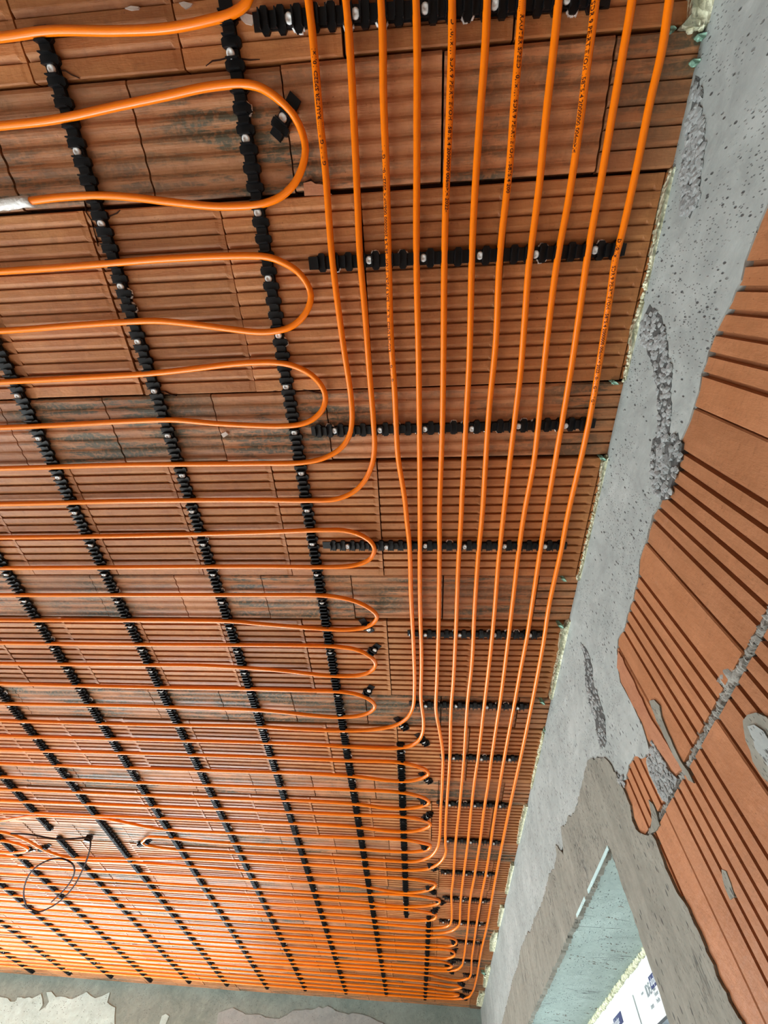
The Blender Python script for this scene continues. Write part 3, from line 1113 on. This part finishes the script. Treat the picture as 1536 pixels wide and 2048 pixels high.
MAIN = {}
MAIN[1] = [(617, 0), (628, 100), (640, 240), (650, 333), (664, 512), (685, 679), (702, 795), (704, 840), (699, 870), (682, 896), (648, 916)]
MAIN[2] = [(692, 0), (700, 100), (709, 267), (715, 400), (720, 512), (729, 612), (739, 745), (747, 845), (749, 895), (744, 929), (729, 962), (705, 985), (672, 998)]
MAIN[3] = [(762, 0), (767, 200), (772, 333), (777, 512), (782, 679), (789, 779), (792, 845), (796, 912), (809, 995), (814, 1044), (819, 1091), (822, 1191), (827, 1291), (829, 1374), (825, 1417), (812, 1438), (789, 1451), (745, 1459)]
MAIN[4] = [(832, 0), (834, 267), (833, 512), (837, 712), (839, 879), (840, 1024), (840, 1191), (843, 1324), (842, 1400), (847, 1441), (845, 1466), (837, 1481), (822, 1491), (790, 1496)]
MAIN[5] = [(904, 0), (900, 200), (893, 367), (889, 512), (887, 712), (885, 845), (879, 1024), (879, 1091), (877, 1257), (874, 1357), (872, 1420), (879, 1461), (884, 1491), (886, 1517), (885, 1556), (882, 1614), (879, 1676), (874, 1697), (862, 1712), (845, 1720), (825, 1723)]
MAIN[6] = [(974, 0), (970, 100), (960, 233), (949, 400), (944, 512), (939, 712), (932, 845), (924, 995), (922, 1041), (917, 1124), (912, 1257), (907, 1357), (902, 1420), (900, 1507), (898, 1546), (894, 1605), (891, 1663), (891, 1689), (892, 1702), (886, 1718), (872, 1731), (853, 1738)]
MAIN[7] = [(1044, 0), (1037, 100), (1029, 200), (1019, 333), (1000, 512), (992, 679), (979, 812), (972, 912), (965, 1024), (957, 1107), (949, 1224), (944, 1324), (935, 1407), (928, 1517), (921, 1595), (917, 1634), (911, 1690), (907, 1753), (903, 1790), (904, 1819), (903, 1841), (899, 1849.5), (890, 1854)]
MAIN[8] = [(1117, 0), (1107, 100), (1092, 233), (1079, 367), (1064, 483), (1058, 529), (1049, 645), (1041, 745), (1029, 845), (1010, 1005), (997, 1124), (989, 1224), (979, 1324), (969, 1407), (956, 1517), (950, 1556), (943, 1614), (936, 1683), (927, 1753), (921.5, 1802), (920.5, 1827), (919, 1847), (914, 1855), (904, 1861.5), (890, 1865)]
MAIN[9] = [(1191, 0), (1174, 133), (1157, 267), (1137, 400), (1116, 512), (1102, 612), (1087, 745), (1077, 845), (1067, 929), (1049, 1024), (1039, 1091), (1027, 1191), (1015, 1291), (1002, 1391), (983, 1517), (977, 1565), (969, 1614), (960, 1684), (949, 1753), (940, 1802), (936, 1853), (931.7, 1887), (927.4, 1917.6), (923, 1932), (913, 1939.5), (898, 1941.6)]
MAIN[10] = [(1264, 0), (1247, 100), (1224, 233), (1201, 367), (1175, 512), (1161, 612), (1141, 745), (1124, 845), (1097, 1000), (1082, 1091), (1067, 1191), (1054, 1274), (1041, 1341), (1029, 1407), (1007, 1525), (989, 1636), (974, 1736), (961, 1802), (954, 1844.5), (948, 1887), (943.5, 1921), (943, 1938), (941, 1951), (935, 1957), (923, 1960.5)]
MAIN[11] = [(1339, 0), (1324, 100), (1301, 200), (1274, 333), (1244, 467), (1232, 512), (1217, 612), (1201, 712), (1184, 812), (1167, 895), (1137, 1024), (1121, 1107), (1099, 1207), (1086, 1291), (1064, 1407), (1041, 1517), (1022, 1603), (1005, 1686), (989, 1769), (974, 1853), (964, 1895.5), (958, 1929.5), (952, 1963), (945, 1984), (935, 1995), (913, 1998)]


def row_pts(i):
    """whole field row, from its left U-turn to its right end"""
    if i in (26, 27):
        return R[i]
    p = R[i]
    if i <= 18 or i == 25 or i == 28:
        y = on_z(*p[0], ZP).y
        return [('w', XT + .10, y), ('w', -2.6, y)] + p
    y = yrow(i)
    if i == 29:
        return [('w', XT + .10, on_z(140, 1720, ZP).y), ('w', -2.6, on_z(140, 1720, ZP).y)] + p
    return left(i) + [('w', -1.9, y)] + p


def y_left(i):
    q = row_pts(i)[0]
    return q[2]


def serpentine(seq, head=None, tail=None):
    """seq of rows; the first one is travelled right-to-left"""
    pts = list(head) if head else []
    going_left = True
    for n, i in enumerate(seq):
        r = row_pts(i)
        if going_left:
            pts += rv(r)
            nxt = seq[n + 1] if n + 1 < len(seq) else None
            if nxt is not None and not (i == 26 or nxt == 26) and i not in (26, 27):
                pts += uturn(y_left(i), y_left(nxt))
            elif nxt is None:
                pass
        else:
            pts += r
        going_left = not going_left
    if tail:
        pts += tail
    return pts


circuits = []
# A: feed 1 and the wide loops at the top
a = top(-.20) + MAIN[1] + serpentine([7, 6, 5, 4, 3, 2, 1, 0][:7])
a += uturn(y_left(1), on_z(0, 75, ZP).y)[:]
y00 = on_z(0, 75, ZP).y
a += [('w', XT + .10, y00), ('w', -2.6, y00)] + R[0] + [('w', -.30, -.52), ('w', -.295, TOP)]
circuits.append((a, 'orange pipe circuit of the leftmost feed line, with the widest loops at the top left', 1))
# B: feeds 2 and 3
b_ = top(-.15) + MAIN[2] + serpentine([8, 9, 10, 11, 12, 13, 14, 15, 16, 17]) + rv(MAIN[3]) + top(-.098)
circuits.append((b_, 'orange pipe circuit of the second and third feed lines, looping at mid height', 2))
# C: feeds 4 and 5
c_ = top(-.046) + MAIN[4] + serpentine([18, 19, 20, 21, 22, 23, 24, 25, 26, 27]) + rv(MAIN[5]) + top(.004)
circuits.append((c_, 'orange pipe circuit of the fourth and fifth feed lines, turning beside the bare rail', 3))
# D: feeds 6 and 7, with the short turn at the far left
yA, yB = on_z(0, 1681, ZP).y, on_z(0, 1704, ZP).y
d_ = top(.056) + MAIN[6] + rv(row_pts(28)) + uturn(y_left(28), yA) + [('w', -2.6, yA)] + RLA + rv(RLB) + [('w', -2.6, yB)] + uturn(yB, y_left(29)) \
    + row_pts(29) + serpentine([30, 31, 32, 33, 34, 35]) + rv(MAIN[7]) + top(.108)
circuits.append((d_, 'orange pipe circuit of the sixth and seventh feed lines, swerving past the dark wire', 4))
e_ = top(.16) + MAIN[8] + serpentine([36, 37, 38, 39, 40, 41, 42, 43]) + rv(MAIN[9]) + top(.212)
circuits.append((e_, 'orange pipe circuit of the eighth and ninth feed lines, its loops near the far wall', 5))
f_ = top(.265) + MAIN[10] + serpentine([44, 45, 46, 47, 48, 49]) + rv(MAIN[11]) + top(.32)
circuits.append((f_, 'orange pipe circuit of the two rightmost feed lines, reaching the far right corner', 6))
CP = {}
for pts, label, idx in circuits:
    path = catmull(W2(pts))
    v, f = tube(path, PR, 12)
    m = bpy.data.meshes.new('heating_pipe')
    m.from_pydata(v, [], f)
    m.polygons.foreach_set('use_smooth', [True] * len(m.polygons))
    m.update()
    o = link('heating_pipe', m, MAT['pipe'])
    thing(o, label, 'pipe', 'orange heating pipes under the ceiling')
    CP[idx] = o

# white tape on the first loop, at the left edge
tp = catmull(W2([('w', -.80, on_z(0, 409, ZP).y), (0, 409), (30, 406), (62, 402)]))
v, f = tube(tp, .0085, 14)
rt = random.Random(3)
v = [(x + rt.uniform(-.0012, .0012), y + rt.uniform(-.0014, .0014), z + rt.uniform(-.0012, .0012)) for x, y, z in v]
m = bpy.data.meshes.new('tape_wrap')
m.from_pydata(v, [], f)
m.polygons.foreach_set('use_smooth', [True] * len(m.polygons))
link('tape_wrap', m, MAT['tape'], CP[1])

# printed lines on the pipes: glyphs laid round the pipe surface
PRINT = 'G * 1 * G * |||||| RAUTER SPEED 10,1x1,1 SDR 9 PE-RT/EVOH 15875/4 2000000 006m>I< 2022-10-11 '


def pipe_print(pts, ang, parent, size=.0082, start=0, reverse=False):
    """ang: angle from straight down towards the side that is to the right of travel"""
    path = catmull(W2(pts))
    if reverse:
        path = rv(path)
    L = [0.0]
    for p, q in zip(path[:-1], path[1:]):
        L.append(L[-1] + (q - p).length)
    tot = L[-1]
    body = (PRINT[start:] + PRINT * 12)
    m = text_mesh(body[:max(8, int(tot / (size * .60)))], size, 1.02)
    k = 0
    for v in sorted(m.vertices, key=lambda q: q.co.x):
        s = min(v.co.x, tot - 1e-5)
        while k < len(L) - 2 and L[k + 1] < s:
            k += 1
        t = (s - L[k]) / max(1e-6, L[k + 1] - L[k])
        p = path[k].lerp(path[k + 1], t)
        d = (path[k + 1] - path[k]).normalized()
        side = d.cross(Vector((0, 0, -1))).normalized()
        a = ang + (-(v.co.y - size * .35)) / PR
        r = PR + .0002
        v.co = p + side * (math.sin(a) * r) + Vector((0, 0, -1)) * (math.cos(a) * r)
    m.update()
    link('printed_text', m, MAT['ink'], parent)


pipe_print([(617, 0), (628, 100), (640, 240), (650, 333)], 0.05, CP[1], reverse=True)
pipe_print([(764, 80), (767, 200), (772, 333), (777, 512), (782, 679), (788, 762)], -.62, CP[2], reverse=True)
pipe_print([(903, 42), (900, 200), (893, 367), (889, 505)], -.25, CP[3], start=30)
pipe_print([(1044, 0), (1037, 100), (1029, 200), (1017, 350), (1004, 480)], -.15, CP[4], start=12)
pipe_print([(1191, 0), (1174, 133), (1157, 267), (1140, 370)], .75, CP[5], start=40)
pipe_print([(1240, 478), (1232, 512), (1217, 612), (1201, 712), (1184, 812), (1167, 895)], .45, CP[6], start=30)
pipe_print([(520, 1621.3), (620, 1626), (753, 1631.3)], .35, CP[3], start=10)
pipe_print([(540, 1745), (712, 1753), (800, 1756)], .35, CP[4], start=10)
pipe_print([(675, 1816), (779, 1817.5), (850, 1823)], .35, CP[4], start=5)
pipe_print([(750, 1776), (779, 1782), (815, 1785)], .35, CP[4], start=5)
pipe_print([(829, 1791), (862, 1796), (876, 1799.5)], .35, CP[4], start=9)

# ------------------------------------------------------------------ black clip rails
CELL = .025


def clip_shape(b, M4, ear=True):
    c = MB()
    # z = 0 at the ceiling, negative is down; u along x, v along y
    ew, el = .0068, .0150
    c.prism([(-ew * .6, -el), (ew * .6, -el), (ew, -el + .004), (ew, el - .004), (ew * .6, el), (-ew * .6, el), (-ew, el - .004), (-ew, -el + .004)], -.0062, 0)
    for s in (-1, 1):
        c.prism([(s * .0066 - .0009, -.0102), (s * .0066 + .0009, -.0102), (s * .0066 + .0009, .0102), (s * .0066 - .0009, .0102)], -.0150, 0)
        c.prism([(s * .0058 - .0008, -.0085), (s * .0058 + .0008, -.0085), (s * .0058 + .0008, .0085), (s * .0058 - .0008, .0085)], -.0158, -.0125)
    c.box((.0078, -.0092, -.0072), (.0172, .0092, 0))
    n = len(b.v)
    for p in c.v:
        b.v.append(tuple(M4 @ Vector(p)))
    b.f += [tuple(n + i for i in q) for q in c.f]


_c = MB()
clip_shape(_c, Matrix.Identity(4))
CLIP = _c.mesh('clip')
CLIP.materials.append(MAT['rail'])
_n = MB()
seg = 12
rings = [(.0062, -.0072), (.0066, -.0104), (.0056, -.0118), (.0028, -.0120), (.0022, -.0110)]
for r, z_ in rings:
    for k in range(seg):
        _n.v.append((r * math.cos(2 * PI * k / seg), r * math.sin(2 * PI * k / seg), z_))
for i in range(len(rings) - 1):
    for k in range(seg):
        _n.f.append((i * seg + k, i * seg + (k + 1) % seg, (i + 1) * seg + (k + 1) % seg, (i + 1) * seg + k))
_n.f.append(tuple((len(rings) - 1) * seg + k for k in range(seg)))
_n.f.append(tuple(reversed(range(seg))))
NAIL = _n.mesh('nail', True)
NAIL.materials.append(MAT['nail'])
rr = random.Random(17)


def dab_mesh(seed):
    b = MB()
    rnd = random.Random(seed)
    for k in range(7):
        a = -1.2 + 2.4 * k / 6
        b.lump((.0125 + .008 * math.sin(a), .0125 * math.cos(a) * 1.05, -.001), rnd.uniform(.003, .0052), seed * 20 + k, 1.0)
    return b.mesh('sealant_dab', True)


DABS = [dab_mesh(i) for i in range(4)]
for m in DABS:
    m.materials.append(MAT['sealant'])


def rail(p0, p1, label, group, phase=0.0, nail_every=4, nail_phase=3, indiv=1e9, dabs=.0, name='clip_rail', skew=0.0):
    """rail from p0 to p1 (world xy); clip slots every 25 mm counted from phase along the rail"""
    a, c = Vector((p0[0], p0[1], HC)), Vector((p1[0], p1[1], HC))
    d = c - a
    L = d.length
    th = math.atan2(d.y, d.x)
    root = link(name, None, loc=a)
    root.rotation_euler = (0, 0, th)
    thing(root, label, 'clip rail', group)
    b = MB()
    b.box((0, -.0102, -.0030), (L, .0102, -.0002))
    link('base_strip', b.mesh('base_strip'), MAT['rail'], root)
    far = MB()
    u = (phase % CELL)
    if u < .009:
        u += CELL
    k = int(round((u - phase) / CELL))
    while u + .009 < L:
        if u < indiv:
            o = link('clip', CLIP, None, root, loc=(u, 0, 0))
        else:
            clip_shape(far, Matrix.Translation((u, 0, 0)))
        if (k + nail_phase) % nail_every == 0 and u + .0175 < L:
            o = link('nail', NAIL, None, root, loc=(u + .0125, rr.uniform(-.002, .002), 0))
            o.rotation_euler = (rr.uniform(-.15, .15), rr.uniform(-.15, .15), 0)
        if rr.random() < dabs:
            o = link('sealant_dab', rr.choice(DABS), None, root, loc=(u - .0125, 0, 0))
            o.rotation_euler = (0, 0, rr.choice((0, PI, 0)) if name == 'clip_rail' else 0)
            if rr.random() < .5:
                o.scale = (1, -1, 1)
        u += CELL
        k += 1
    if far.v:
        link('clip', far.mesh('clip_run'), MAT['rail'], root, kind='stuff')
    return root


SP = .869
bottoms = [(773, 1990), (693, 1987), (612, 1981), (536, 1977), (456, 1971), (381, 1966), (302, 1962), (224, 1955), (143, 1950), (67, 1945)]
tops = [(445, -20), (76, 48), None, None, None, None, None, None, None, None]
ords = ['first', 'second', 'third', 'fourth', 'fifth', 'sixth', 'seventh', 'eighth', 'ninth', 'tenth']
LG = 'long black clip rails across the pipe field'
zr = HC - .006
for i, (u, v) in enumerate(bottoms):
    e = on_z(u, v, zr)
    if tops[i]:
        t = on_z(*tops[i], zr)
    else:
        t = Vector((e.x - .004, -.55, 0))
    lab = 'long black clip rail, %s one left of the feed pipes, reaching the far wall' % ords[i]
    ph = (-.26 - t.y)
    if i in (4, 5):
        # this line of rails has a small gap between two lengths
        yg = on_z(108, 1668, zr).y if i == 5 else None
        if yg:
            rail((t.x, t.y), (e.x, yg - .045), 'near length of black clip rail ending at the gap beside the dark wire', LG, ph, indiv=0.5, dabs=.04)
            rail((e.x, yg + .03), (e.x, e.y), 'far length of black clip rail, running under the dangling dark wire', LG, (-.26 - yg), indiv=0.0, dabs=.03)
            continue
    rail((t.x, t.y), (e.x, e.y), lab, LG, ph, indiv=2.4 if i < 3 else 1.6, dabs=.13)
c0, c1 = on_z(801, 1486, zr), on_z(813, 1834, zr)
rail((c0.x, c0.y), (c1.x, c1.y), 'shorter black clip rail through the loops, nearest the feed pipes in the middle distance', LG, .012, indiv=.6, dabs=.08)
c0, c1 = on_z(858, 1833, zr), on_z(850, 1998, zr)
rail((c0.x, c0.y), (c1.x, c1.y), 'short black clip rail in the far right corner, touching the last loops', LG, .012, indiv=0, dabs=.04)

cross = [((505, 42), (1224, -8)), ((617, 527), (1248, 499)), ((622, 863), (1192, 848)), ((645, 1092), (1130, 1092)), ((815, 1268), (1089, 1270)), ((818, 1409), (1062, 1414)),
         ((880, 1514), (1041, 1518)), ((873, 1607), (1019, 1612)), ((884, 1680), (1004, 1686)), ((881, 1744), (991, 1750)), ((885, 1796), (981, 1803)), ((878, 1842), (972, 1849)),
         ((903, 1882), (965, 1888)), ((893, 1920), (958, 1925)), ((925, 1949), (953, 1953)), ((919, 1980), (943, 1984))]
cn = ['topmost in the photo', 'second from the top', 'third from the top', 'fourth from the top', 'fifth from the top', 'sixth from the top', 'seventh from the top',
      'eighth from the top', 'ninth from the top', 'tenth from the top', 'eleventh from the top', 'twelfth from the top', 'fifth from the far wall', 'fourth from the far wall', 'second from the far wall',
      'closest to the far wall']
cn[12], cn[13], cn[14], cn[15] = 'fourth from the far wall', 'third from the far wall', 'second from the far wall', 'nearest the far wall'
for i, (p, q) in enumerate(cross):
    a, c = on_z(*p, zr), on_z(*q, zr)
    # clip slots line up with the fourth feed pipe
    mp = [on_z(*w, ZP) for w in (MAIN[4] if i < 6 else (MAIN[8] if i < 12 else MAIN[11]))]
    ym = (a.y + c.y) / 2
    xs = a.x
    for g, h in zip(mp[:-1], mp[1:]):
        if g.y <= ym <= h.y:
            xs = g.x + (h.x - g.x) * (ym - g.y) / max(1e-6, h.y - g.y)
            break
    rail((a.x, a.y), (c.x, c.y), 'black clip rail crossing under the feed pipes, %s' % cn[i], 'black cross rails holding the feed pipes', xs - a.x, dabs=.34, nail_phase=0)

hold = [((590, 190), (552, 270), 'at the top right of the second big loop'), ((722, 1240), (743, 1266), 'on the lower side of the loop above the fifth cross rail'), ((735, 1311), (757, 1292), 'on the loop just below the fifth cross rail'),
        ((728, 1393), (744, 1374), 'on the loop left of the sixth cross rail'), ((791, 1438), (812, 1457), 'on the bend of the third feed pipe'), ((833, 1470), (854, 1489), 'on the bend of the fourth feed pipe'),
        ((840, 1548), (861, 1564), 'on the first loop beside the shorter rail'), ((837, 1598), (859, 1610), 'inside the second loop beside the shorter rail'), ((845, 1640), (862, 1627), 'on the third loop beside the shorter rail'),
        ((841, 1689), (857, 1700), 'inside the fourth loop beside the shorter rail'), ((857, 1729), (875, 1742), 'on the bend of the sixth feed pipe'), ((853, 1773), (870, 1786), 'on the loop below the bend of the sixth feed pipe'),
        ((871, 1799), (890, 1809), 'left of the eleventh cross rail'), ((862, 1826), (877, 1817), 'just above the end of the shorter rail'), ((902, 1881), (913, 1889), 'inside the loop at the fourth cross rail from the far wall'),
        ((901, 1906), (914, 1899), 'between the third and fourth cross rails from the far wall'), ((896, 1924), (910, 1928), 'left of the third cross rail from the far wall'), ((892, 1932), (906, 1946), 'on the bend of the ninth feed pipe'),
        ((916, 1963), (928, 1971), 'just under the second cross rail from the far wall'), ((912, 1986), (920, 1992), 'at the lowest loop by the far right corner'), ((921, 1989), (934, 1999), 'on the bend of the rightmost feed pipe'),
        ((275, 1690), (300, 1682), 'at the left turn beside the bare rail'), ((78, 1700), (99, 1691), 'on the swerving pipe left of the dark wire'), ((50, 1694), (69, 1704), 'at the tip of the short turn near the left edge')]
for i, (p, q, w) in enumerate(hold):
    a, c = on_z(*p, zr), on_z(*q, zr)
    d = (c - a)
    L = max(d.length, .058)
    mid = (a + c) / 2
    a = mid - d.normalized() * L / 2
    c = mid + d.normalized() * L / 2
    if i == 0:
        ph = .022
    else:
        ph = L / 2 - .003 if L < .07 else .020
    ph = min(ph, L - .03)
    rail((a.x, a.y), (c.x, c.y), 'black clip rail offcut %s' % w, 'short clip rail offcuts holding the bends', ph, nail_every=20, nail_phase=0, name='clip_offcut')

# ------------------------------------------------------------------ dangling dark wire
wp_ = [(22, 1667, .0), (60, 1669, .010), (112, 1678, .018), (150, 1677, .016), (178, 1676, .006), (181, 1680, .006), (181, 1690, .02), (175, 1715, .035), (164, 1742, .05),
       (148, 1772, .06), (128, 1795, .07), (102, 1814, .075), (76, 1823, .08), (58, 1816, .08), (49, 1800, .08), (48, 1778, .075), (58, 1750, .07), (78, 1730, .065), (102, 1719, .06),
       (124, 1717, .06), (142, 1725, .06), (149, 1740, .06), (144, 1758, .065), (128, 1780, .07), (103, 1804, .08)]
wpath = catmull([on_z(u, v, HC - .012 - dz) for u, v, dz in wp_], .012)
v, f = tube(wpath, .0036, 8)
m = bpy.data.meshes.new('dangling_wire')
m.from_pydata(v, [], f)
m.polygons.foreach_set('use_smooth', [True] * len(m.polygons))
wo = link('dangling_wire', m, MAT['wire'])
thing(wo, 'thin dark wire coiled and dangling from the ceiling at lower left', 'wire')
b = MB()
p = on_z(178, 1676, HC - .010)
b.box((-.014, -.010, -.016), (.014, .010, .009), .3, tuple(p))
link('wire_hook', b.mesh('wire_hook'), MAT['rail'], wo)
